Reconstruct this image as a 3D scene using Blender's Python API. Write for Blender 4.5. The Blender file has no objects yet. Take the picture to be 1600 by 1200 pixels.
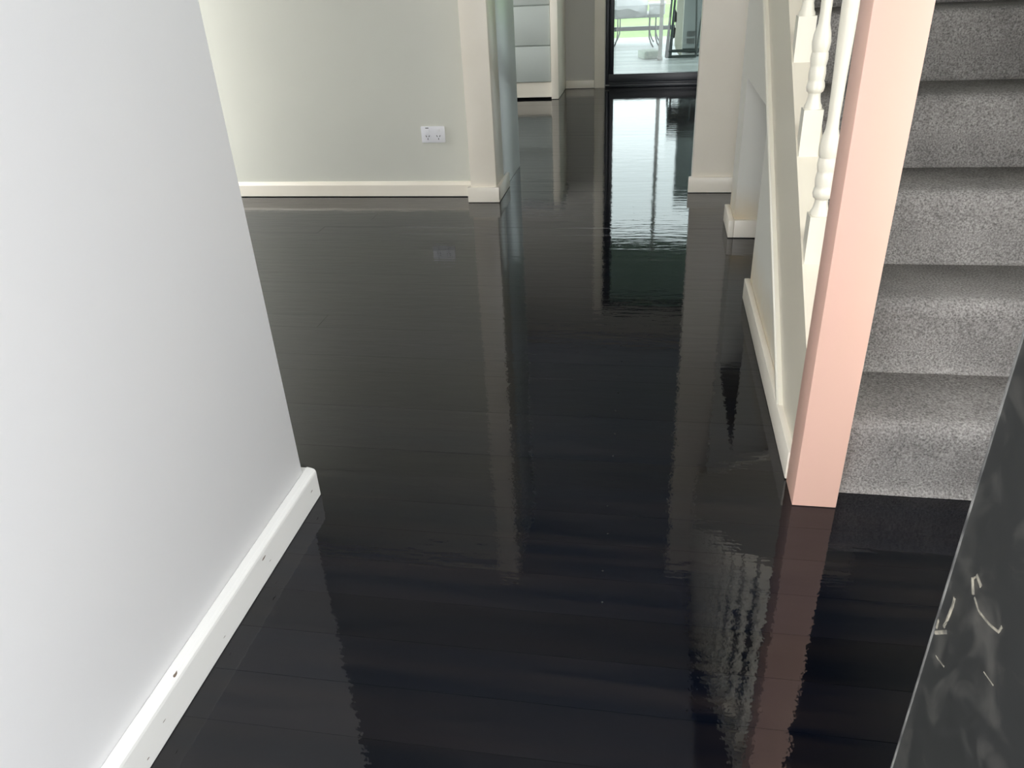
import bpy, bmesh, math, random
from mathutils import Vector, Matrix
random.seed(7)
S = bpy.context.scene
COL = S.collection

# ------------------------------------------------------------------ camera
H = 1.05
cam_d = bpy.data.cameras.new('camera')
cam = bpy.data.objects.new('camera', cam_d); COL.objects.link(cam)
cam_d.sensor_fit = 'HORIZONTAL'; cam_d.sensor_width = 36.0
cam_d.lens = 36.0 * 1202.0 / 1600.0
cam_d.clip_start = 0.02; cam_d.clip_end = 300
# rows: world X, Y, Z expressed in image axes (right, down, forward)
RX = Vector((0.98493763, 0.04022985, -0.16816487))
RY = Vector((0.16636522, -0.4855294, 0.85824461))
RZ = Vector((-0.04712194, -0.8732942, -0.48490902))
cam.matrix_world = Matrix(((RX[0], -RX[1], -RX[2], 0), (RY[0], -RY[1], -RY[2], 0), (RZ[0], -RZ[1], -RZ[2], H), (0, 0, 0, 1)))
S.camera = cam

# ------------------------------------------------------------------ world, daylight, exposure
W = bpy.data.worlds.new('overcast_sky'); S.world = W; W.use_nodes = True
bg = W.node_tree.nodes['Background']
bg.inputs[0].default_value = (0.97, 0.98, 1.0, 1); bg.inputs[1].default_value = 5.0
S.view_settings.view_transform = 'Standard'; S.view_settings.look = 'None'
S.view_settings.exposure = 0.57; S.view_settings.gamma = 1.0
S.view_settings.use_curve_mapping = False

def portal(name, loc, rot, sx, sy):      # guides sky sampling through an opening, gives no light itself
    l = bpy.data.lights.new(name, 'AREA'); l.shape = 'RECTANGLE'; l.size = sx; l.size_y = sy
    l.cycles.is_portal = True
    o = bpy.data.objects.new(name, l); COL.objects.link(o); o.location = loc; o.rotation_euler = rot
    return o
PI = math.pi
portal('entrance_daylight', (-0.24, -0.48, 1.19), (PI/2, 0, PI), 0.97, 2.38)
portal('added_sidelight_daylight', (1.025, -0.42, 0.875), (PI/2, 0, PI), 0.41, 1.05)
portal('added_entry_side_daylight', (1.29, 1.06, 1.175), (0, PI/2, 0), 1.85, 0.72)
portal('added_living_front_daylight', (-1.97, -0.42, 1.40), (PI/2, 0, PI), 0.8, 1.40)
portal('garden_door_daylight', (0.42, 7.24, 1.05), (-PI/2, 0, 0), 1.6, 2.0)
portal('living_window_daylight', (-2.44, 3.42, 1.04), (0, -PI/2, 0), 2.0, 0.62)
portal('added_kitchen_daylight', (-2.44, 5.5, 1.35), (0, -PI/2, 0), 1.5, 2.0)

# ------------------------------------------------------------------ materials
def mat(name, color, rough=0.6, spec=0.5, metal=0.0, noise=None, bump=None, coat=0.0, stretch=None, ior=1.5):
    m = bpy.data.materials.new(name); m.use_nodes = True
    nt = m.node_tree; b = nt.nodes['Principled BSDF']
    b.inputs['Base Color'].default_value = (*color, 1); b.inputs['Roughness'].default_value = rough
    b.inputs['Metallic'].default_value = metal; b.inputs['IOR'].default_value = ior
    b.inputs['Specular IOR Level'].default_value = spec; b.inputs['Coat Weight'].default_value = coat
    g = nt.nodes.new('ShaderNodeNewGeometry')
    mp = nt.nodes.new('ShaderNodeMapping'); nt.links.new(g.outputs['Position'], mp.inputs['Vector'])
    mp.inputs['Scale'].default_value = stretch or (1, 1, 1)
    if noise:                             # (scale, second colour, low, high)
        n = nt.nodes.new('ShaderNodeTexNoise'); n.inputs['Scale'].default_value = noise[0]; n.inputs['Detail'].default_value = 4
        nt.links.new(mp.outputs[0], n.inputs['Vector'])
        r = nt.nodes.new('ShaderNodeMapRange'); r.inputs[1].default_value = noise[2]; r.inputs[2].default_value = noise[3]
        nt.links.new(n.outputs[0], r.inputs[0])
        mx = nt.nodes.new('ShaderNodeMix'); mx.data_type = 'RGBA'
        mx.inputs[6].default_value = (*color, 1); mx.inputs[7].default_value = (*noise[1], 1)
        nt.links.new(r.outputs[0], mx.inputs[0]); nt.links.new(mx.outputs[2], b.inputs['Base Color'])
    if bump:                              # (scale, strength, distance)
        n2 = nt.nodes.new('ShaderNodeTexNoise'); n2.inputs['Scale'].default_value = bump[0]; n2.inputs['Detail'].default_value = 3
        nt.links.new(mp.outputs[0], n2.inputs['Vector'])
        bp = nt.nodes.new('ShaderNodeBump'); bp.inputs['Strength'].default_value = bump[1]; bp.inputs['Distance'].default_value = bump[2]
        nt.links.new(n2.outputs[0], bp.inputs['Height']); nt.links.new(bp.outputs[0], b.inputs['Normal'])
    return m

M = {}
M['wall_white'] = mat('white_wall_paint', (0.80, 0.80, 0.80), 0.55, noise=(2.2, (0.775, 0.78, 0.79), 0.35, 0.7), bump=(180, 0.05, 0.002))
M['wall_cream'] = mat('cream_wall_paint', (0.66, 0.66, 0.58), 0.5, noise=(1.6, (0.63, 0.63, 0.555), 0.35, 0.7), bump=(160, 0.05, 0.002))
M['wall_far'] = mat('grey_beige_wall_paint', (0.57, 0.55, 0.50), 0.6)
M['gloss_panel'] = mat('glossy_pale_panel', (0.84, 0.91, 0.93), 0.25)
M['trim'] = mat('cream_trim_gloss', (0.91, 0.85, 0.73), 0.3, noise=(5, (0.88, 0.815, 0.69), 0.4, 0.75))
M['cream_gloss'] = mat('cream_baluster_gloss', (0.86, 0.82, 0.69), 0.28)
M['yard'] = mat('yard_ground', (0.3, 0.3, 0.28), 0.9)
M['stringer_cream'] = mat('cream_stringer_gloss', (0.82, 0.76, 0.62), 0.35)
M['ceiling'] = mat('sky_tinted_ceiling', (0.54, 0.57, 0.63), 0.8)  # blue of the sky light put into the ceiling colour
M['white_plastic'] = mat('white_plastic', (0.80, 0.80, 0.82), 0.3)
M['slot'] = mat('dark_slot', (0.05, 0.05, 0.05), 0.6)
M['cab'] = mat('pale_cabinet_lacquer', (0.60, 0.645, 0.605), 0.4)
M['alu'] = mat('charcoal_aluminium', (0.022, 0.025, 0.032), 0.3, metal=0.0)
M['wood_raw'] = mat('raw_pink_pine', (0.83, 0.52, 0.425), 0.5, noise=(7, (0.81, 0.535, 0.415), 0.35, 0.7), stretch=(1, 1, 0.25))
M['dark_soffit'] = mat('dark_unpainted_timber', (0.06, 0.05, 0.045), 0.8)
M['dark_metal'] = mat('dark_green_tube', (0.03, 0.045, 0.042), 0.4)
M['grey_plastic'] = mat('grey_plastic', (0.30, 0.33, 0.33), 0.45)
M['cream_plastic'] = mat('cream_plastic', (0.62, 0.62, 0.52), 0.4)
M['black_cloth'] = mat('black_webbing', (0.015, 0.015, 0.015), 0.8)
M['white_timber'] = mat('weathered_white_post', (0.42, 0.41, 0.38), 0.6, noise=(9, (0.34, 0.33, 0.31), 0.4, 0.7))
M['white_cloth'] = mat('white_sheet', (0.34, 0.355, 0.36), 0.8)
M['concrete'] = mat('pale_green_concrete', (0.32, 0.37, 0.32), 0.9, noise=(30, (0.42, 0.46, 0.40), 0.4, 0.6))
M['roof'] = mat('green_grey_roof_sheet', (0.20, 0.25, 0.21), 0.7)
M['lawn'] = mat('lawn_green', (0.20, 0.34, 0.10), 0.9, noise=(0.6, (0.28, 0.42, 0.15), 0.35, 0.7), bump=(40, 0.6, 0.03))
M['paving'] = mat('porch_concrete', (0.30, 0.29, 0.28), 0.8)
M['porch'] = mat('pale_porch_concrete', (0.55, 0.54, 0.52), 0.8)
M['deck'] = mat('silvered_deck_timber', (0.52, 0.55, 0.54), 0.4, noise=(6, (0.42, 0.46, 0.45), 0.35, 0.7), stretch=(0.3, 6, 1))
def vary(m, lo, hi):      # each board of its own tone
    nt = m.node_tree; L = nt.links; b = nt.nodes['Principled BSDF']; src = b.inputs['Base Color'].links[0].from_socket
    oi = nt.nodes.new('ShaderNodeObjectInfo'); v = nt.nodes.new('ShaderNodeMapRange'); v.inputs[3].default_value = lo; v.inputs[4].default_value = hi
    L.new(oi.outputs['Random'], v.inputs[0]); c = nt.nodes.new('ShaderNodeCombineColor')
    for k in range(3): L.new(v.outputs[0], c.inputs[k])
    mu = nt.nodes.new('ShaderNodeMix'); mu.data_type = 'RGBA'; mu.blend_type = 'MULTIPLY'; mu.inputs[0].default_value = 1
    L.new(src, mu.inputs[6]); L.new(c.outputs[0], mu.inputs[7]); L.new(mu.outputs[2], b.inputs['Base Color'])
vary(M['deck'], 0.72, 1.1)
M['joist'] = mat('dark_gap', (0.01, 0.01, 0.01), 0.9)
M['brass'] = mat('painted_nail_head', (0.02, 0.02, 0.02), 0.08)

def skirt_material():      # white gloss with a few chips showing dark and tan timber
    m = mat('white_skirting_gloss', (0.82, 0.82, 0.79), 0.32)
    nt = m.node_tree; b = nt.nodes['Principled BSDF']
    g = nt.nodes.new('ShaderNodeNewGeometry'); mp = nt.nodes.new('ShaderNodeMapping')
    mp.inputs['Scale'].default_value = (60, 26, 90); nt.links.new(g.outputs['Position'], mp.inputs['Vector'])
    n = nt.nodes.new('ShaderNodeTexNoise'); n.inputs['Scale'].default_value = 1; n.inputs['Detail'].default_value = 2
    nt.links.new(mp.outputs[0], n.inputs['Vector'])
    r = nt.nodes.new('ShaderNodeMapRange'); r.inputs[1].default_value = 0.738; r.inputs[2].default_value = 0.748
    nt.links.new(n.outputs[0], r.inputs[0])
    mx = nt.nodes.new('ShaderNodeMix'); mx.data_type = 'RGBA'
    mx.inputs[6].default_value = (0.82, 0.82, 0.79, 1); mx.inputs[7].default_value = (0.16, 0.12, 0.09, 1)
    nt.links.new(r.outputs[0], mx.inputs[0]); nt.links.new(mx.outputs[2], b.inputs['Base Color'])
    return m
M['skirt_white'] = skirt_material()

def floor_material():
    m = bpy.data.materials.new('black_stained_gloss_boards'); m.use_nodes = True
    nt = m.node_tree; b = nt.nodes['Principled BSDF']; L = nt.links
    g = nt.nodes.new('ShaderNodeNewGeometry'); oi = nt.nodes.new('ShaderNodeObjectInfo')
    mp = nt.nodes.new('ShaderNodeMapping'); mp.inputs['Scale'].default_value = (1.1, 22, 1); L.new(g.outputs['Position'], mp.inputs['Vector'])
    n = nt.nodes.new('ShaderNodeTexNoise'); n.inputs['Scale'].default_value = 1.3; n.inputs['Detail'].default_value = 5; L.new(mp.outputs[0], n.inputs['Vector'])
    r = nt.nodes.new('ShaderNodeValToRGB')
    e = r.color_ramp.elements
    e[0].position = 0.40; e[0].color = (0.0014, 0.0022, 0.0050, 1)
    e[1].position = 0.85; e[1].color = (0.011, 0.0085, 0.0085, 1)
    L.new(n.outputs[0], r.inputs[0])
    v = nt.nodes.new('ShaderNodeMapRange'); v.inputs[3].default_value = 0.6; v.inputs[4].default_value = 1.5; L.new(oi.outputs['Random'], v.inputs[0])
    mu = nt.nodes.new('ShaderNodeMix'); mu.data_type = 'RGBA'; mu.blend_type = 'MULTIPLY'; mu.inputs[0].default_value = 1
    cmb = nt.nodes.new('ShaderNodeCombineColor')
    for k in range(3): L.new(v.outputs[0], cmb.inputs[k])
    L.new(r.outputs[0], mu.inputs[6]); L.new(cmb.outputs[0], mu.inputs[7])
    L.new(mu.outputs[2], b.inputs['Base Color'])
    b.inputs['IOR'].default_value = 1.57
    n3 = nt.nodes.new('ShaderNodeTexNoise'); n3.inputs['Scale'].default_value = 2.5; n3.inputs['Detail'].default_value = 3; L.new(g.outputs['Position'], n3.inputs['Vector'])
    rr = nt.nodes.new('ShaderNodeMapRange'); rr.inputs[1].default_value = 0.3; rr.inputs[2].default_value = 0.7
    rr.inputs[3].default_value = 0.025; rr.inputs[4].default_value = 0.055; L.new(n3.outputs[0], rr.inputs[0]); L.new(rr.outputs[0], b.inputs['Roughness'])
    # brushed varnish ripple along the boards and fine orange peel
    mp2 = nt.nodes.new('ShaderNodeMapping'); mp2.inputs['Scale'].default_value = (8, 34, 1); L.new(g.outputs['Position'], mp2.inputs['Vector'])
    n2 = nt.nodes.new('ShaderNodeTexNoise'); n2.inputs['Scale'].default_value = 1; n2.inputs['Detail'].default_value = 2; L.new(mp2.outputs[0], n2.inputs['Vector'])
    b1 = nt.nodes.new('ShaderNodeBump'); b1.inputs['Strength'].default_value = 1.0; b1.inputs['Distance'].default_value = 0.0005; L.new(n2.outputs[0], b1.inputs['Height'])
    n4 = nt.nodes.new('ShaderNodeTexNoise'); n4.inputs['Scale'].default_value = 130; n4.inputs['Detail'].default_value = 1; L.new(g.outputs['Position'], n4.inputs['Vector'])
    b2 = nt.nodes.new('ShaderNodeBump'); b2.inputs['Strength'].default_value = 1.0; b2.inputs['Distance'].default_value = 0.00005; L.new(n4.outputs[0], b2.inputs['Height'])
    L.new(b1.outputs[0], b2.inputs['Normal']); L.new(b2.outputs[0], b.inputs['Normal'])
    return m
M['floor'] = floor_material()

def carpet_material():
    m = mat('grey_flecked_carpet', (0.2, 0.2, 0.2), 0.95, spec=0.1)
    nt = m.node_tree; b = nt.nodes['Principled BSDF']; L = nt.links
    g = nt.nodes.new('ShaderNodeNewGeometry')
    n = nt.nodes.new('ShaderNodeTexNoise'); n.inputs['Scale'].default_value = 230; n.inputs['Detail'].default_value = 3; n.inputs['Roughness'].default_value = 0.7
    L.new(g.outputs['Position'], n.inputs['Vector'])
    n2 = nt.nodes.new('ShaderNodeTexNoise'); n2.inputs['Scale'].default_value = 7; n2.inputs['Detail'].default_value = 3
    L.new(g.outputs['Position'], n2.inputs['Vector'])
    r = nt.nodes.new('ShaderNodeValToRGB'); e = r.color_ramp.elements
    e[0].position = 0.30; e[0].color = (0.11, 0.105, 0.10, 1); e[1].position = 0.72; e[1].color = (0.45, 0.432, 0.41, 1)
    L.new(n.outputs[0], r.inputs[0])
    r2 = nt.nodes.new('ShaderNodeMapRange'); r2.inputs[1].default_value = 0.3; r2.inputs[2].default_value = 0.7; r2.inputs[3].default_value = 0.78; r2.inputs[4].default_value = 1.15
    L.new(n2.outputs[0], r2.inputs[0])
    cmb = nt.nodes.new('ShaderNodeCombineColor')
    for k in range(3): L.new(r2.outputs[0], cmb.inputs[k])
    mu = nt.nodes.new('ShaderNodeMix'); mu.data_type = 'RGBA'; mu.blend_type = 'MULTIPLY'; mu.inputs[0].default_value = 1
    L.new(r.outputs[0], mu.inputs[6]); L.new(cmb.outputs[0], mu.inputs[7]); L.new(mu.outputs[2], b.inputs['Base Color'])
    bp = nt.nodes.new('ShaderNodeBump'); bp.inputs['Strength'].default_value = 0.9; bp.inputs['Distance'].default_value = 0.004
    L.new(n.outputs[0], bp.inputs['Height']); L.new(bp.outputs[0], b.inputs['Normal'])
    return m
M['carpet'] = carpet_material()

def black_door_material():   # black paint, dusty scuffs and pale curved scratches
    m = mat('scuffed_black_paint', (0.02, 0.021, 0.021), 0.42)
    nt = m.node_tree; b = nt.nodes['Principled BSDF']; L = nt.links
    g = nt.nodes.new('ShaderNodeNewGeometry')
    n = nt.nodes.new('ShaderNodeTexNoise'); n.inputs['Scale'].default_value = 26; n.inputs['Detail'].default_value = 6; n.inputs['Distortion'].default_value = 1.2
    L.new(g.outputs['Position'], n.inputs['Vector'])
    r = nt.nodes.new('ShaderNodeValToRGB'); e = r.color_ramp.elements
    e[0].position = 0.50; e[0].color = (0.030, 0.031, 0.030, 1); e[1].position = 0.85; e[1].color = (0.12, 0.115, 0.105, 1)
    L.new(n.outputs[0], r.inputs[0])
    L.new(r.outputs[0], b.inputs['Base Color'])
    return m
M['black_door'] = black_door_material()
def stained_wall():      # tan water stain creeping up from the skirting
    m = mat('cream_wall_with_tan_stain', (0.77, 0.76, 0.68), 0.5)
    nt = m.node_tree; b = nt.nodes['Principled BSDF']; L = nt.links
    g = nt.nodes.new('ShaderNodeNewGeometry'); sx = nt.nodes.new('ShaderNodeSeparateXYZ'); L.new(g.outputs['Position'], sx.inputs[0])
    n = nt.nodes.new('ShaderNodeTexNoise'); n.inputs['Scale'].default_value = 9; L.new(g.outputs['Position'], n.inputs['Vector'])
    r = nt.nodes.new('ShaderNodeMapRange'); r.inputs[1].default_value = 0.22; r.inputs[2].default_value = 0.06; L.new(sx.outputs['Z'], r.inputs[0])
    mu = nt.nodes.new('ShaderNodeMath'); mu.operation = 'MULTIPLY'; L.new(r.outputs[0], mu.inputs[0]); L.new(n.outputs[0], mu.inputs[1])
    mx = nt.nodes.new('ShaderNodeMix'); mx.data_type = 'RGBA'; mx.inputs[6].default_value = (0.77, 0.76, 0.68, 1); mx.inputs[7].default_value = (0.70, 0.52, 0.26, 1)
    L.new(mu.outputs[0], mx.inputs[0]); L.new(mx.outputs[2], b.inputs['Base Color'])
    return m
M['wall_stained'] = stained_wall()
M['mottled_grey'] = mat('mottled_grey_edge', (0.20, 0.20, 0.19), 0.5, noise=(40, (0.05, 0.05, 0.05), 0.35, 0.65))
M['scratch'] = mat('bare_scratch', (0.27, 0.25, 0.20), 0.8, noise=(120, (0.10, 0.095, 0.08), 0.4, 0.65))

def glass_material(name, tint):
    m = bpy.data.materials.new(name); m.use_nodes = True
    nt = m.node_tree; L = nt.links; nt.nodes.remove(nt.nodes['Principled BSDF'])
    t = nt.nodes.new('ShaderNodeBsdfTransparent'); t.inputs[0].default_value = (*tint, 1)
    gl = nt.nodes.new('ShaderNodeBsdfGlossy'); gl.inputs['Roughness'].default_value = 0.01
    lw = nt.nodes.new('ShaderNodeLayerWeight')
    pw5 = nt.nodes.new('ShaderNodeMath'); pw5.operation = 'POWER'; pw5.inputs[1].default_value = 5; L.new(lw.outputs['Facing'], pw5.inputs[0])
    f = nt.nodes.new('ShaderNodeMath'); f.operation = 'MULTIPLY_ADD'; f.inputs[1].default_value = 0.96; f.inputs[2].default_value = 0.04; L.new(pw5.outputs[0], f.inputs[0])
    mx = nt.nodes.new('ShaderNodeMixShader'); L.new(f.outputs[0], mx.inputs[0]); L.new(t.outputs[0], mx.inputs[1]); L.new(gl.outputs[0], mx.inputs[2])
    L.new(mx.outputs[0], nt.nodes['Material Output'].inputs[0])
    return m
M['glass'] = glass_material('clear_pane', (0.97, 0.97, 0.965)); M['tinted_glass'] = glass_material('tinted_pane', (0.58, 0.625, 0.62))

# ------------------------------------------------------------------ mesh helpers
class MB:
    def __init__(s): s.bm = bmesh.new()
    def box(s, x0, x1, y0, y1, z0, z1, bev=0.0, seg=2):
        r = bmesh.ops.create_cube(s.bm, size=1.0)
        for v in r['verts']:
            v.co = Vector(((x0+x1)/2 + v.co.x*(x1-x0), (y0+y1)/2 + v.co.y*(y1-y0), (z0+z1)/2 + v.co.z*(z1-z0)))
        if bev:
            ed = list({e for v in r['verts'] for e in v.link_edges})
            bmesh.ops.bevel(s.bm, geom=ed, offset=bev, segments=seg, affect='EDGES', profile=0.5)
        return s
    def prism(s, poly, axis, a0, a1):
        def P(p, a):
            return {'x': (a, p[0], p[1]), 'y': (p[0], a, p[1]), 'z': (p[0], p[1], a)}[axis]
        lo = [s.bm.verts.new(P(p, a0)) for p in poly]; hi = [s.bm.verts.new(P(p, a1)) for p in poly]
        n = len(poly); s.bm.faces.new(lo); s.bm.faces.new(hi[::-1])
        for i in range(n): s.bm.faces.new((lo[i], lo[(i+1) % n], hi[(i+1) % n], hi[i]))
        return s
    def tube(s, pts, r, n=8):
        pts = [Vector(p) for p in pts]; rings = []
        for i, p in enumerate(pts):
            d = (pts[min(i+1, len(pts)-1)] - pts[max(i-1, 0)]).normalized()
            u = d.orthogonal().normalized() if abs(d.z) > 0.99 else d.cross(Vector((0, 0, 1))).normalized()
            w = d.cross(u)
            rings.append([s.bm.verts.new(p + (u*math.cos(2*PI*k/n) + w*math.sin(2*PI*k/n))*r) for k in range(n)])
        for a, b in zip(rings, rings[1:]):
            for k in range(n): s.bm.faces.new((a[k], a[(k+1) % n], b[(k+1) % n], b[k]))
        s.bm.faces.new(rings[0][::-1]); s.bm.faces.new(rings[-1])
        return s
    def lathe(s, prof, cx, cy, z0, n=16):
        rings = [[s.bm.verts.new((cx + r*math.cos(2*PI*k/n), cy + r*math.sin(2*PI*k/n), z0 + z)) for k in range(n)] for z, r in prof]
        for a, b in zip(rings, rings[1:]):
            for k in range(n): s.bm.faces.new((a[k], a[(k+1) % n], b[(k+1) % n], b[k]))
        s.bm.faces.new(rings[0][::-1]); s.bm.faces.new(rings[-1])
        return s
    def build(s, name, m, parent=None, smooth=False, angle=0.6):
        bmesh.ops.recalc_face_normals(s.bm, faces=s.bm.faces)
        me = bpy.data.meshes.new(name); s.bm.to_mesh(me); s.bm.free()
        me.materials.append(M[m])
        if smooth:
            for p in me.polygons: p.use_smooth = True
            try: me.set_sharp_from_angle(angle=angle)
            except Exception: pass
        o = bpy.data.objects.new(name, me); COL.objects.link(o)
        if parent: o.parent = parent
        return o
def box(name, m, x0, x1, y0, y1, z0, z1, parent=None, bev=0.0):
    return MB().box(x0, x1, y0, y1, z0, z1, bev).build(name, m, parent, smooth=bev > 0)
def empty(name, loc=(0, 0, 0)):
    o = bpy.data.objects.new(name, None); COL.objects.link(o); o.location = loc; o.empty_display_size = 0.1
    return o
def tag(o, label, cat, group=None, kind=None):
    o['label'] = label; o['category'] = cat
    if group: o['group'] = group
    if kind: o['kind'] = kind
    return o
def struct(o, label, cat): return tag(o, label, cat, kind='structure')

# ------------------------------------------------------------------ floor: black gloss boards running across the hall
FX0, FX1, FY0, PITCH, ROWS = -2.45, 1.30, -0.455, 0.098, 79
floor = MB().box(FX0, FX1, FY0-0.01, FY0+PITCH*ROWS+0.01, -0.06, -0.0185).build('floor', 'joist')
struct(floor, 'black stained glossy floorboards running across the hall', 'floor')
def board_mesh(crown, k, lip):
    w = PITCH - 0.0003; ts = [0, lip, 0.1, 0.3, 0.5, 0.7, 0.9, 0.9995, 1]
    bm = bmesh.new(); prof = []
    for t in ts:
        z = -crown*(2*t-1)**2
        if t in (0, 1): z -= 0.0006
        prof.append((t*w, z))
    prof += [(w, -0.018), (0, -0.018)]
    a = [bm.verts.new((0, y, z)) for y, z in prof]; b = [bm.verts.new((1, y, z)) for y, z in prof]
    n = len(prof)
    for i in range(n):
        f = bm.faces.new((a[i], a[(i+1) % n], b[(i+1) % n], b[i])); f.smooth = False
    bm.faces.new(a[::-1]); bm.faces.new(b)
    bmesh.ops.recalc_face_normals(bm, faces=bm.faces)
    me = bpy.data.meshes.new('floor_board_%d' % k); bm.to_mesh(me); bm.free(); me.materials.append(M['floor'])
    return me
BM = [board_mesh(c, i, l) for i, (c, l) in enumerate(((0.0, 0.0003), (0.00001, 0.0003), (0.00002, 0.0003), (0.00004, 0.0003), (0.00001, 0.002)))]
for i in range(ROWS):
    y = FY0 + PITCH*i
    cuts = [FX0, random.uniform(-1.9, -0.9) if i % 2 else random.uniform(0.5, 1.0), FX1]
    for a, b in zip(cuts, cuts[1:]):
        o = bpy.data.objects.new('floor_board', random.choice(BM)); COL.objects.link(o); o.parent = floor
        o.location = (a + 0.0004, y, -random.uniform(0, 0.0001)); o.scale = (b - a - 0.0008, 1, 1)
        o.rotation_euler = (random.gauss(0, 0.0011), 0, 0)
nb = MB()
for i in range(15, 42):
    y = FY0 + PITCH*i + 0.03 + random.uniform(-.008, .008)
    nb.lathe([(-0.001, 0.0022), (0.0004, 0.0021), (0.0008, 0.0012)], -0.067 - 0.006*(i-23)/10 + random.uniform(-.004, .004), y, 0, 8)
o = nb.build('nail_head', 'brass', floor, smooth=True); o['kind'] = 'stuff'

# ------------------------------------------------------------------ room shell
CZ = 2.45
DX0, DX1 = -0.73, 0.245
WL = -0.735
struct(MB().box(WL-0.10, WL, -0.43, 1.289, 0, CZ, 0.003).build('wall_left', 'wall_white', smooth=True), 'plain white partition wall along the left of the entrance', 'wall')
mb = MB().box(FX0, -2.37, -0.53, -0.43, 0, CZ).box(-1.57, WL-0.10, -0.53, -0.43, 0, CZ).box(-2.37, -1.57, -0.53, -0.43, 0, 0.70).box(-2.37, -1.57, -0.53, -0.43, 2.1, CZ)
struct(mb.build('wall_front_living', 'wall_cream'), 'cream front wall of the room behind the partition', 'wall')
mb = MB().box(WL-0.1, DX0, -0.53, -0.43, 0, CZ).box(DX0, 0.45, -0.53, -0.43, 2.38, CZ).box(0.45, 1.30, -0.53, -0.43, 2.10, CZ).box(DX1, 0.82, -0.53, -0.43, 0, 2.10).box(DX1, 0.45, -0.53, -0.43, 2.10, 2.38).box(1.23, 1.30, -0.53, -0.43, 0, 2.10).box(0.82, 1.23, -0.53, -0.43, 0, 0.35).box(0.82, 1.23, -0.53, -0.43, 1.40, 2.10)
struct(mb.build('wall_front', 'wall_white'), 'white front wall around the entrance doorway', 'wall')
# living room side wall with window
wx = FX0
GY0, GY1, GZ1 = 3.10, 3.74, 2.08
KY0, KY1 = 4.5, 6.5
mb = MB().box(wx-0.1, wx, -0.53, GY0, 0, CZ).box(wx-0.1, wx, GY1, KY0, 0, CZ).box(wx-0.1, wx, KY1, 7.35, 0, CZ).box(wx-0.1, wx, KY0, KY1, 0, 0.60).box(wx-0.1, wx, KY0, KY1, 2.10, CZ).box(wx-0.1, wx, GY0, GY1, GZ1, CZ)
struct(mb.build('wall_living_side', 'wall_cream'), 'cream side wall holding the living room glass door', 'wall')
w1 = MB().box(wx-0.08, wx-0.02, GY0, GY0+0.05, 0, GZ1).box(wx-0.08, wx-0.02, GY1-0.05, GY1, 0, GZ1).box(wx-0.08, wx-0.02, GY0, GY1, 0, 0.05).box(wx-0.08, wx-0.02, GY0, GY1, GZ1-0.05, GZ1).build('window_1', 'trim')
struct(w1, 'white framed full height window lighting the side room', 'window')
box('pane', 'glass', wx-0.052, wx-0.047, GY0+0.05, GY1-0.05, 0.05, GZ1-0.05, w1)
# back wall of the living room and the column at its end
YB = 3.78
struct(box('wall_back', 'wall_cream', FX0, -0.872, YB, YB+0.10, 0, CZ), 'pale cream back wall with a double power outlet', 'wall')
struct(MB().box(-0.872, -0.744, 3.675, YB+0.10, 0, CZ, 0.003).build('wall_column', 'trim', smooth=True), 'cream column standing proud at the end of the back wall', 'column')
struct(MB().box(-0.872, -0.746, YB+0.10, 4.40, 0, CZ, 0.004).build('wall_hall_side', 'gloss_panel', smooth=True), 'glossy bluish panel lining the left side of the far hall', 'wall')
# right column at the passage
struct(MB().box(0.192, 1.30, 3.845, 3.945, 0, CZ, 0.003).build('wall_passage', 'trim', smooth=True), 'cream wall end on the right of the far hall opening', 'wall')
# far wall, lintel, right walls
YF = 7.25
mb = MB().prism([(FX0, 0), (-0.437, 0), (-0.437, 2.12), (1.28, 2.12), (1.28, CZ), (FX0, CZ)], 'y', YF, YF+0.10)
struct(mb.build('wall_far', 'wall_far'), 'grey beige far wall left of the glass door', 'wall')
Q0, Q1, Q2, Q3 = 0.70, 1.42, 0.25, 2.10
struct(MB().box(1.30, 1.40, -0.53, Q0, 0, 4.9).box(1.30, 1.40, Q1, YF+0.1, 0, 4.9).box(1.30, 1.40, Q0, Q1, 0, Q2).box(1.30, 1.40, Q0, Q1, Q3, 4.9).build('wall_right', 'wall_cream'), 'cream wall on the far side of the stairs', 'wall')
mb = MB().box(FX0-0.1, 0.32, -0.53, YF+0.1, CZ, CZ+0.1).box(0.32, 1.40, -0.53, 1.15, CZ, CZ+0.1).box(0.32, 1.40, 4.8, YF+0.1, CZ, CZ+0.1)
struct(mb.build('ceiling', 'ceiling'), 'flat ceiling of the hall with sky light put into its colour', 'ceiling')
mb = MB().box(0.22, 0.32, 1.05, 4.9, CZ+0.1, 4.9).box(0.32, 1.30, 1.05, 1.15, CZ+0.1, 4.9).box(0.32, 1.30, 4.8, 4.9, CZ+0.1, 4.9).box(0.22, 1.40, 1.05, 4.9, 4.9, 5.0)
struct(mb.build('wall_stairwell', 'wall_cream'), 'upper walls enclosing the stairwell', 'wall')

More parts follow.
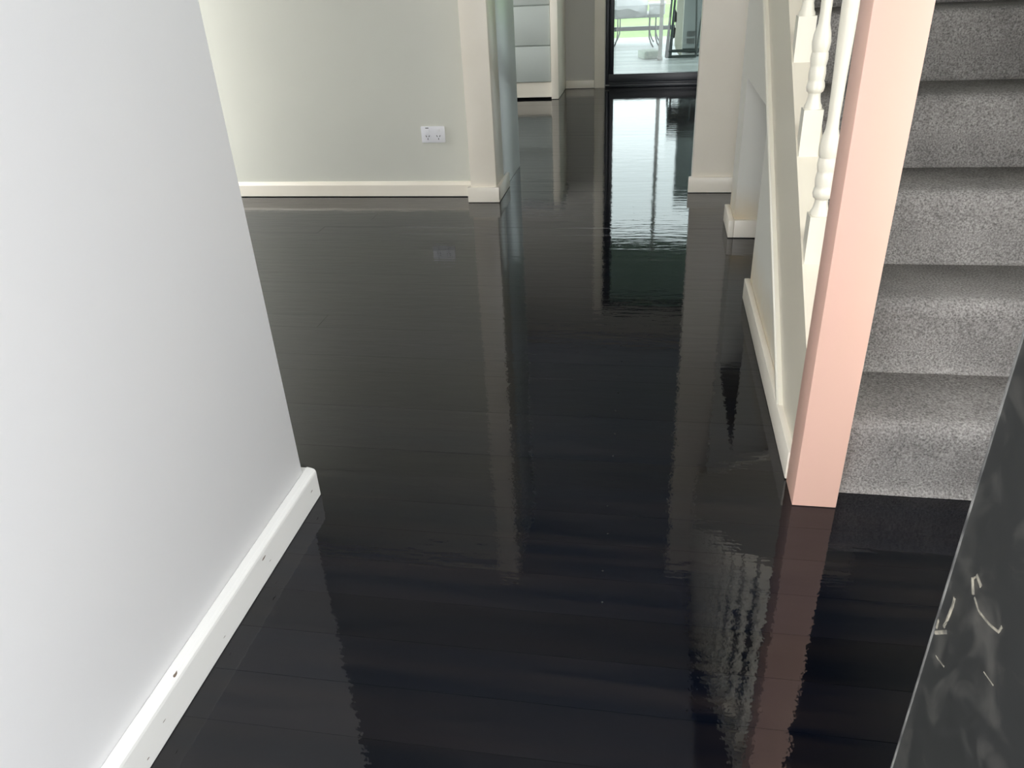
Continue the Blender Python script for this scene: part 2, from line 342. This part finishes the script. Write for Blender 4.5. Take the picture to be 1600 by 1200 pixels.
def front_window(name, x0, x1, z0, z1, label):
    y0, y1 = -0.51, -0.45
    w = MB().box(x0, x0+0.03, y0, y1, z0, z1).box(x1-0.03, x1, y0, y1, z0, z1).box(x0, x1, y0, y1, z0, z0+0.03).box(x0, x1, y0, y1, z1-0.03, z1).build(name, 'trim')
    struct(w, label, 'window')
    box('pane', 'glass', x0+0.03, x1-0.03, -0.4825, -0.4775, z0+0.03, z1-0.03, w)
front_window('added_window_2', 0.82, 1.23, 0.35, 1.40, 'added low white framed sidelight brightening the newel and stairs')  # unseen sidelight, added to light the newel and stairs from the front
front_window('added_window_4', -2.37, -1.57, 0.70, 2.10, 'added white framed front window brightening the back wall')  # unseen window, added to throw frontal light on the back wall
def window_frame(name, x0, x1, y0, y1, z0, z1, label):
    w = MB().box(x0, x1, y0, y0+0.03, z0, z1).box(x0, x1, y1-0.03, y1, z0, z1).box(x0, x1, y0, y1, z0, z0+0.03).box(x0, x1, y0, y1, z1-0.03, z1).build(name, 'trim')
    struct(w, label, 'window')
    xm = (x0+x1)/2; box('pane', 'glass', xm-0.0025, xm+0.0025, y0+0.03, y1-0.03, z0+0.03, z1-0.03, w)
window_frame('added_window_5', 1.32, 1.38, Q0, Q1, Q2, Q3, 'added white framed window by the first stair, brightening the partition')  # unseen window, added to light the left partition more evenly
window_frame('added_window_3', wx-0.08, wx-0.02, KY0, KY1, 0.60, 2.10, 'added white framed window in the side wall, brightening the kitchen')  # unseen window, added to brighten the dim kitchen end

# skirtings
def skirt_profile(o, s, t=0.022, hgt=0.077):      # (offset across, height); s = direction out of the wall
    return [(o, 0), (o+s*t, 0), (o+s*t, hgt-0.014), (o+s*(t-0.001), hgt-0.009), (o+s*(t-0.004), hgt-0.005), (o+s*(t-0.009), hgt-0.003), (o, hgt)]
mb = MB().prism(skirt_profile(WL, 1), 'y', -0.43, 1.311)
mb.box(WL-0.10, WL+0.001, 1.289, 1.311, 0, 0.0745)
o = mb.build('baseboard_left', 'skirt_white')
bv = o.modifiers.new('soft', 'BEVEL'); bv.width = 0.003; bv.segments = 2; bv.limit_method = 'ANGLE'; bv.angle_limit = 0.9
struct(o, 'chipped white skirting board along the left partition', 'skirting')
struct(MB().prism([(YB, 0.004), (YB-0.018, 0.004), (YB-0.018, 0.060), (YB-0.008, 0.074), (YB, 0.076)], 'x', FX0, -0.874).build('baseboard_back', 'trim'), 'cream skirting board under the back wall', 'skirting')
mb = MB().box(-0.886, -0.729, 3.657, 3.676, 0.002, 0.075, 0.002).box(-0.745, -0.729, 3.66, 3.96, 0.002, 0.075, 0.002).box(-0.886, -0.871, 3.66, YB-0.019, 0.002, 0.075, 0.002)
struct(mb.build('baseboard_column', 'trim', smooth=True), 'cream skirting block wrapped round the column foot', 'skirting')
mb = MB().box(0.176, 1.29, 3.829, 3.846, 0.002, 0.075, 0.002).box(0.178, 0.193, 3.831, 3.86, 0.002, 0.074, 0.002)
struct(mb.build('baseboard_passage', 'trim', smooth=True), 'cream skirting block at the foot of the passage wall', 'skirting')
struct(box('baseboard_far', 'trim', -0.785, -0.535, YF-0.016, YF, 0.003, 0.068, bev=0.002), 'pale skirting under the grey far wall', 'skirting')
struct(box('trim_1', 'trim', -0.533, -0.445, YF-0.014, YF, 0, 2.16, bev=0.002), 'white upright architrave beside the dark glass door', 'trim')

# ------------------------------------------------------------------ wall under the stairs with its low opening
SL = 0.757
cap = lambda y: 0.344 + SL*(y-1.578)
low = lambda y: 0.002 + SL*(y-1.625)
WX = 0.337
A, B_, HD = 2.50, 3.165, 0.614
poly = [(1.472, 0), (A, 0), (A, HD), (B_, HD), (B_, 0), (3.37, 0), (3.37, low(3.37)+0.05), (1.70, low(1.70)+0.05), (1.472, 0.04)]
o = MB().prism(poly, 'x', WX, WX+0.10).build('wall_under_stairs', 'wall_stained')
struct(o, 'cream wall below the stair stringer with a low square opening', 'wall')
struct(MB().box(WX+0.10, 1.30, 3.27, 3.37, 0, 1.31).build('wall_stair_end', 'wall_cream'), 'wall closing the cupboard space under the stairs', 'wall')
def sk(mb, x0, x1, y0, y1): mb.box(x0, x1, y0, y1, 0.002, 0.074, 0.003)
mb = MB(); sk(mb, WX-0.018, WX, 1.474, A+0.014); sk(mb, WX, WX+0.09, A, A+0.014)
struct(mb.build('baseboard_stairs', 'trim', smooth=True), 'cream skirting running beside the newel post to the opening', 'skirting')
mb = MB(); sk(mb, WX-0.022, WX, B_-0.018, 3.385); sk(mb, WX, WX+0.09, B_-0.018, B_)
struct(mb.build('baseboard_opening', 'trim', smooth=True), 'short cream skirting on the far side of the low opening', 'skirting')

# ------------------------------------------------------------------ staircase
GO, RI, Y1 = 0.235, 0.1755, 1.449
NS = 13
stair = tag(empty('staircase', (0.80, 1.45, 0)), 'carpeted grey staircase with cream balusters and a raw pink newel post', 'staircase')
def part(mb, name, m, smooth=False, **k):
    o = mb.build(name, m, None, smooth, **k); o.parent = stair; o.matrix_parent_inverse = Matrix.Translation(-stair.location); return o
YE = Y1 + GO*NS
def step_poly():
    # local profile of one carpeted step: fillet, riser, round nosing, tread
    p = [(-0.012, 0.0), (-0.005, 0.004), (-0.001, 0.012), (0.0, 0.024), (-0.004, RI-0.050), (-0.005, RI-0.034), (-0.003, RI-0.020),
         (0.003, RI-0.010), (0.013, RI-0.003), (0.026, RI), (GO-0.012, RI)]
    return p
sp = step_poly()
bm = MB(); bm.prism(sp + [(GO+0.002, RI-0.02), (GO+0.002, RI-0.05), (0.02, -0.001)], 'x', 0.395, 1.30)
first = part(bm, 'carpeted_step', 'carpet', smooth=True, angle=1.2)
first.location = (0, Y1, 0.001)
first['label'] = 'grey flecked carpet step'
for k in range(1, NS):
    o = first.copy(); COL.objects.link(o); o.location = (0, Y1 + GO*k, 0.001 + RI*k)
part(MB().prism([(1.72, low(1.72)-0.0), (YE, low(YE)), (YE, low(YE)+0.04), (1.72, low(1.72)+0.04)], 'x', 0.44, 1.30), 'soffit', 'dark_soffit')
poly = [(1.470, 0.004), (1.63, 0.004), (YE, low(YE)), (YE, cap(YE)), (1.470, cap(1.470))]
part(MB().prism(poly, 'x', 0.334, 0.395), 'stringer', 'stringer_cream')['label'] = 'cream painted stringer board'
# bead along the lower edge of the stringer
nv = Vector((0, -SL, 1)).normalized()
mb = MB()
ys, ye = 1.665, 3.36
for (x0, x1, off, th) in ((0.320, 0.336, 0.004, 0.022),):
    q = []
    for y in (ys, ye):
        c = Vector((0, y, low(y))) + nv*off
        q.append([(x0+0.004, c.y, c.z), (x1, c.y, c.z), (x1, c.y+nv.y*th, c.z+nv.z*th), (x0+0.004, c.y+nv.y*th, c.z+nv.z*th), (x0, c.y+nv.y*(th-0.005), c.z+nv.z*(th-0.005)), (x0, c.y+nv.y*0.005, c.z+nv.z*0.005)])
    a = [mb.bm.verts.new(p) for p in q[0]]; b = [mb.bm.verts.new(p) for p in q[1]]
    for i in range(6): mb.bm.faces.new((a[i], a[(i+1) % 6], b[(i+1) % 6], b[i]))
    mb.bm.faces.new(a[::-1]); mb.bm.faces.new(b)
part(mb, 'stringer_bead', 'cream_gloss')['label'] = 'pale bead strip along the stringer'
# newel
o = part(MB().box(0.322, 0.411, 1.381, 1.470, 0.001, 1.22, 0.002), 'newel_post', 'wood_raw', smooth=True); o['label'] = 'raw pinkish pine newel post'
nc = MB().box(0.312, 0.421, 1.371, 1.480, 1.22, 1.245, 0.004).build('newel_cap', 'wood_raw', None, True); nc.parent = o
# handrail
hr = lambda y: cap(y) + 0.80
mb = MB().prism([(1.470, hr(1.470)), (YE, hr(YE)), (YE, hr(YE)+0.055), (1.470, hr(1.470)+0.055)], 'x', 0.334, 0.392)
part(mb, 'handrail', 'cream_gloss')['label'] = 'cream sloping handrail'
# balusters, one to a tread
prof = [(0, 0.0200), (0.006, 0.0200), (0.012, 0.0165), (0.028, 0.0135), (0.034, 0.0140), (0.038, 0.0185), (0.047, 0.0205), (0.056, 0.0190), (0.060, 0.0170),
        (0.064, 0.0180), (0.076, 0.0190), (0.088, 0.0178), (0.091, 0.0165), (0.095, 0.0175), (0.106, 0.0195), (0.118, 0.0185), (0.121, 0.0170), (0.125, 0.0185),
        (0.140, 0.0205), (0.158, 0.0185), (0.178, 0.0130), (0.20, 0.0120), (0.28, 0.0135), (0.36, 0.0158), (0.40, 0.0165), (0.44, 0.0160), (0.52, 0.0140),
        (0.555, 0.0130), (0.57, 0.0190), (0.585, 0.0190), (0.60, 0.0150)]
bx = 0.3375 + 0.0215; hw = 0.0215
def baluster(yf):
    yc = yf + hw; z0 = cap(yf); mb = MB()
    zt = z0 + 0.105
    mb.prism([(yf, cap(yf)-0.002), (yf+2*hw, cap(yf+2*hw)-0.002), (yf+2*hw, zt), (yf, zt)], 'x', bx-hw, bx+hw)
    mb.lathe(prof, bx, yc, zt, 16)
    zt2 = zt + 0.60
    mb.prism([(yf, zt2), (yf+2*hw, zt2), (yf+2*hw, hr(yf+2*hw)+0.002), (yf, hr(yf)+0.002)], 'x', bx-hw, bx+hw)
    return mb
b0 = part(baluster(1.690), 'baluster', 'cream_gloss', smooth=True, angle=0.7)
for k in range(1, 11):
    o = b0.copy(); COL.objects.link(o); o.location = (0, 0.2355*k, 0.2355*k*SL)

# ------------------------------------------------------------------ entrance door leaf, black, close to the camera
dl = MB().box(0, 0.82, 0, 0.04, 0.01, 2.05, 0.002, 2).build('door_2', 'black_door', smooth=True)
dl.location = (0.1955, 0.4045, 0); dl.rotation_euler = (0, 0, math.atan2(-0.8295, 0.0395))
struct(dl, 'scuffed black entrance door standing open close by on the right', 'door')
def scratch(pts, r):
    o = MB().tube([(x, -0.0003, z) for x, z in pts], r, 6).build('scratch', 'scratch', dl)
    o.scale = (1, 0.35, 1)
scratch([(0.0109, 0.6621), (0.0124, 0.6708), (0.0136, 0.6835), (0.0124, 0.6891)], 0.0016)
scratch([(0.0034, 0.6530), (0.0030, 0.6600)], 0.0012)
scratch([(0.0037, 0.6490), (0.0154, 0.6622)], 0.0015)
scratch([(0.0298, 0.7083), (0.0244, 0.7158), (0.0278, 0.7211), (0.0346, 0.7193)], 0.0016)
scratch([(0.0318, 0.7081), (0.0394, 0.7052), (0.0525, 0.7081), (0.0623, 0.7123), (0.0635, 0.7176)], 0.0010)
scratch([(0.0121, 0.6368), (0.0241, 0.6406)], 0.0007)
scratch([(0.0621, 0.6802), (0.0733, 0.6826)], 0.0005)
we = MB().box(-0.0004, 0.0012, -0.0003, 0.003, 0.02, 2.04).build('pale_edge', 'mottled_grey', dl)  # thin mottled strip, paler than the door face
we['label'] = 'pale edge strip of the black door'

# ------------------------------------------------------------------ power outlet
YO = YB
pw = empty('power_outlet', (-1.066, YO, 0.306)); tag(pw, 'white double power outlet on the cream back wall', 'outlet')
def ch(mb, name, m, par, smooth=False):
    o = mb.build(name, m, None, smooth); o.parent = par; return o
ch(MB().box(-0.060, 0.060, -0.010, 0, -0.039, 0.039, 0.0035), 'faceplate', 'white_plastic', pw, True)
for s in (-1, 1):
    ch(MB().box(s*0.027-0.009, s*0.027+0.009, -0.0135, -0.009, 0.012, 0.026, 0.0015), 'switch', 'white_plastic', pw, True)
    so = ch(MB().lathe([(0, 0.017), (0.0015, 0.0165)], 0, 0, 0, 20), 'socket', 'white_plastic', pw, True)
    so.rotation_euler = (PI/2, 0, 0); so.location = (s*0.027, -0.0095, -0.012)
    for dx, dz, rz in ((-0.007, 0.005, 0.5), (0.007, 0.005, -0.5), (0, -0.008, 0)):
        sl = MB().box(-0.0016, 0.0016, -0.0045, 0.0045, 0, 0.0008).build('slot', 'slot'); sl.parent = so
        sl.location = (dx, dz, 0.0014); sl.rotation_euler = (0, 0, rz)
ch(MB().box(-0.036, -0.020, -0.0109, -0.0095, 0.030, 0.0335), 'rating_mark', 'slot', pw)

# ------------------------------------------------------------------ kitchen cabinet at the far left
cb = empty('kitchen_cabinet', (-1.3, 6.98, 0)); tag(cb, 'pale green grey drawer cabinet beside the far wall', 'cabinet')
def cpart(mb, name, m='cab', par=None):
    o = mb.build(name, m, None, True); o.parent = cb; o.matrix_parent_inverse = Matrix.Translation(-cb.location); return o
cpart(MB().box(-1.80, -0.846, 6.72, 7.24, 0.136, 0.88), 'body')
for z0, z1 in ((0.137, 0.408), (0.415, 0.702), (0.709, 0.872)):
    cpart(MB().box(-1.80, -0.850, 6.699, 6.719, z0, z1, 0.004), 'drawer_front')
cpart(MB().box(-1.80, -0.848, 6.712, 6.728, 0.016, 0.134), 'kickboard', 'trim')
cpart(MB().box(-0.845, -0.786, 6.685, 7.245, 0.003, 0.88, 0.002), 'end_panel', 'trim')
tag(MB().box(-1.82, -0.77, 6.67, 7.245, 0.881, 0.92, 0.004).build('kitchen_worktop', 'white_plastic', smooth=True), 'pale worktop slab lying on the drawer cabinet', 'worktop')

# ------------------------------------------------------------------ dark sliding glass door
d1 = empty('door_1', (0.42, YF+0.03, 0)); struct(d1, 'charcoal framed sliding glass door to the deck', 'door')
def dpart(mb, name, m='alu'):
    o = mb.build(name, m, None, True); o.parent = d1; o.matrix_parent_inverse = Matrix.Translation(-d1.location); return o
dpart(MB().box(-0.437, 1.28, YF-0.02, YF+0.10, 0.001, 0.030, 0.002), 'track')
dpart(MB().box(-0.437, 1.28, YF-0.008, YF+0.005, 0.030, 0.042, 0.001), 'track_rib')
dpart(MB().box(-0.437, 1.28, YF+0.01, YF+0.06, 0.029, 0.108, 0.003), 'bottom_rail')
dpart(MB().box(-0.437, -0.409, YF-0.012, YF+0.09, 0.03, 2.12, 0.002), 'jamb')
dpart(MB().box(-0.408, -0.368, YF+0.008, YF+0.06, 0.108, 2.05, 0.002), 'stile')
dpart(MB().box(0.86, 0.92, YF+0.008, YF+0.06, 0.108, 2.05, 0.002), 'stile')
dpart(MB().box(1.22, 1.28, YF+0.008, YF+0.06, 0.108, 2.05, 0.002), 'stile')
dpart(MB().box(-0.437, 1.28, YF+0.0, YF+0.09, 2.03, 2.118, 0.002), 'top_rail')
dpart(MB().box(-0.368, 0.86, YF+0.03, YF+0.036, 0.108, 2.03), 'pane', 'tinted_glass')
dpart(MB().box(0.92, 1.22, YF+0.03, YF+0.036, 0.108, 2.03), 'pane', 'tinted_glass')
dpart(MB().box(-0.437, -0.40, YF-0.024, YF-0.018, 0.020, 0.026), 'track_end_clip', 'white_timber')

# ------------------------------------------------------------------ outside: porch, deck, lawn and the things on the deck
struct(MB().box(-4.5, 4.0, -6.0, -0.46, -0.25, -0.10).build('porch_floor', 'porch'), 'concrete porch in front of the entrance', 'porch')
DZ = -0.06
deck = MB().box(-3.0, 3.2, YF+0.12, 12.35, DZ-0.10, DZ-0.022).build('deck', 'joist'); struct(deck, 'silvery timber deck outside the glass door', 'deck')
dm = MB().box(0, 1, 0, 0.088, -0.02, 0).build('deck_board', 'deck', deck)
dm.location = (-3.0, YF+0.13, DZ); dm.scale = (6.2, 1, 1)
for k in range(1, 53):
    o = dm.copy(); COL.objects.link(o); o.location = (-3.0, YF+0.13+0.094*k, DZ)
tag(MB().box(-30, 30, 12.3, 70, -0.30, -0.12).build('lawn', 'lawn'), 'bright green lawn beyond the deck', 'lawn', kind='stuff')
struct(MB().box(-30, FX0-0.1, -20, 12.3, -0.30, -0.14).build('side_paving', 'paving'), 'paved yard beside the house', 'paving')
rl = MB().box(-3.0, 3.2, 12.16, 12.24, 0.045, 0.10, 0.004)
for x in (-2.2, -0.9, 0.45, 1.8): rl.box(x, x+0.07, 12.17, 12.23, DZ, 0.05)
tag(rl.build('deck_edge_rail', 'dark_metal', smooth=True), 'low dark rail along the outer edge of the deck', 'rail')
rf = MB()
rf.box(-3.0, 3.2, YF+0.12, 10.5, 2.5, 2.54)
for k in range(8): rf.box(-3.0, 3.2, YF+0.3+0.42*k, YF+0.34+0.42*k, 2.42, 2.5)
struct(rf.build('patio_roof', 'roof'), 'green grey patio roof over the deck', 'roof')
# porch post
po = empty('patio_post', (0.036, 9.62, DZ)); tag(po, 'weathered white post standing on the deck in front of the table', 'post')
ch(MB().box(-0.022, 0.022, -0.022, 0.022, 0.0, 2.48, 0.003), 'shaft', 'white_timber', po, True)
ch(MB().box(-0.03, 0.03, -0.03, 0.03, 0.0, 0.035, 0.004), 'foot', 'white_timber', po, True)
# table under a sheet
tb = empty('outdoor_table', (-0.45, 11.3, DZ)); tag(tb, 'low outdoor table with thin curved metal legs on the deck', 'table')
TZ = 0.385
ch(MB().box(-0.75, 0.47, -0.40, 0.40, TZ-0.03, TZ, 0.006), 'table_top', 'grey_plastic', tb, True)
for x in (-0.16, -0.06, 0.34, 0.42):
    for y in (-0.33, 0.33):
        s = 1 if x > 0 else -1
        ch(MB().tube([(x, y, TZ-0.02), (x, y, 0.22), (x+s*0.005, y, 0.12), (x+s*0.03, y-0.02, 0.05), (x+s*0.06, y-0.03, 0.006)], 0.009, 6), 'leg', 'dark_metal', tb, True)
cl = MB()     # sheet heaped on the table, sloping up to the left
NX, NY = 24, 10
vs = [[cl.bm.verts.new((-1.20 + 1.06*i/NX, 10.86 + 0.86*j/NY, DZ + TZ + 0.008 + (0.10+0.36*(1-i/NX)**0.8)*(0.12+0.88*math.sin(PI*(0.05+0.7*j/NY))) + 0.012*math.sin(i*1.1+j*0.8) + 0.012)) for j in range(NY+1)] for i in range(NX+1)]
for i in range(NX):
    for j in range(NY): cl.bm.faces.new((vs[i][j], vs[i+1][j], vs[i+1][j+1], vs[i][j+1]))
fr = [[cl.bm.verts.new((v.co.x, 10.86 - 0.010*j + 0.012*math.sin(i*1.3), v.co.z - (v.co.z - (DZ+0.345+0.02*i/NX))*j/3)) for j in range(1, 4)] for i, v in enumerate([c[0] for c in vs])]
for i in range(NX):
    a_ = [vs[i][0]] + fr[i]; b_ = [vs[i+1][0]] + fr[i+1]
    for j in range(3): cl.bm.faces.new((a_[j], b_[j], b_[j+1], a_[j+1]))
o = cl.build('table_sheet', 'white_cloth', smooth=True); sm = o.modifiers.new('thickness', 'SOLIDIFY'); sm.thickness = 0.006
tag(o, 'rumpled pale sheet heaped over the low outdoor table', 'sheet')
bxo = empty('storage_box', (-0.02, 11.05, DZ+TZ)); tag(bxo, 'bright white plastic box on the end of the outdoor table', 'box')
ch(MB().box(-0.10, 0.10, -0.14, 0.14, 0.001, 0.11, 0.008), 'tub', 'white_plastic', bxo, True)
ch(MB().box(-0.106, 0.106, -0.146, 0.146, 0.11, 0.135, 0.006), 'lid', 'white_plastic', bxo, True)
# folded chairs leaning together
def folded_chair(x0, x1, y, lean, label, m='dark_metal'):
    e = empty('folding_chair', ((x0+x1)/2, y, DZ)); tag(e, label, 'chair', 'folded chairs leaning on the deck')
    w = (x1-x0)/2; r = 0.011
    ch(MB().tube([(-w, 0, 0.02), (-w+0.02, lean*0.5, 0.55), (-w+0.05, lean, 1.0), (w-0.05, lean, 1.0), (w-0.02, lean*0.5, 0.55), (w, 0, 0.02)], r, 8), 'back_frame', m, e, True)
    ch(MB().tube([(-w-0.02, -0.06, 0.02), (-w+0.02, lean*0.5-0.05, 0.62), (-w+0.06, lean-0.07, 0.9)], r, 8), 'leg', m, e, True)
    ch(MB().tube([(w, -0.06, 0.02), (w+0.03, lean*0.3-0.06, 0.35), (w+0.09, lean*0.7-0.06, 0.75)], r, 8), 'leg', m, e, True)
    ch(MB().tube([(-w-0.02, -0.06, 0.02), (w, -0.06, 0.02)], r*0.9, 8), 'floor_bar', m, e, True)
    ch(MB().tube([(-w, 0, 0.075), (w, 0, 0.07)], r*0.9, 8), 'stretcher', m, e, True)
    ch(MB().box(-w+0.03, w-0.03, lean*0.75-0.004, lean*0.75+0.004, 0.64, 0.97, 0.002), 'sling', 'black_cloth', e, True)
    return e
folded_chair(0.12, 0.44, 9.74, 0.16, 'dark tubular folding chair nearest the glass, leaning folded')
folded_chair(0.16, 0.56, 9.84, 0.18, 'dark tubular folding chair leaning folded behind the nearest one')
fe = empty('webbing_strap', (0.185, 9.94, DZ)); tag(fe, 'black webbing hanging between the folded chair tubes', 'strap')
ch(MB().prism([(-0.018, 0.49), (0.004, 0.50), (0.025, 0.455), (0.025, 0.365), (-0.004, 0.365), (-0.006, 0.44)], 'y', -0.006, 0.006), 'upper_fold', 'black_cloth', fe)
ch(MB().prism([(0.006, 0.315), (0.02, 0.30), (0.012, 0.20), (-0.022, 0.185), (-0.022, 0.265)], 'y', -0.006, 0.006), 'lower_fold', 'black_cloth', fe)
# cooler unit with vents
cu = empty('portable_cooler', (0.46, 10.38, DZ)); tag(cu, 'tall grey cooler cabinet with slotted vents standing on the deck', 'cooler')
ch(MB().box(-0.17, 0.30, -0.20, 0.20, 0.05, 1.95, 0.02), 'cabinet', 'grey_plastic', cu, True)
ch(MB().box(-0.16, 0.29, -0.19, 0.19, 0.02, 0.05, 0.005), 'plinth', 'dark_metal', cu, True)
for r_ in range(2):
    for k in range(7):
        ch(MB().box(-0.115+0.0135*k, -0.109+0.0135*k, -0.203, -0.199, 0.105+0.08*r_, 0.165+0.08*r_), 'vent_slot', 'slot', cu)
# cream moulded seat shell
cs = MB().prism([(0.205, 0.62), (0.195, 0.30), (0.20, 0.14), (0.222, 0.07), (0.262, 0.03), (0.29, 0.03), (0.29, 0.62)], 'y', 10.02, 10.10)
o = cs.build('seat_shell', 'cream_plastic', smooth=True); bv = o.modifiers.new('soft', 'BEVEL'); bv.width = 0.012; bv.segments = 3
o.location = (0, 0, DZ-0.029)
tag(o, 'cream moulded plastic seat shell stood beside the grey cooler', 'seat')
# pale block on the deck
bk = MB().box(-0.10, 0.10, -0.12, 0.12, 0, 0.085, 0.015, 3).build('concrete_block', 'concrete', smooth=True)
bk.location = (-0.09, 9.85, DZ); bk.rotation_euler = (0, 0, 0.35)
tag(bk, 'pale greenish concrete block lying beside the post foot', 'block')
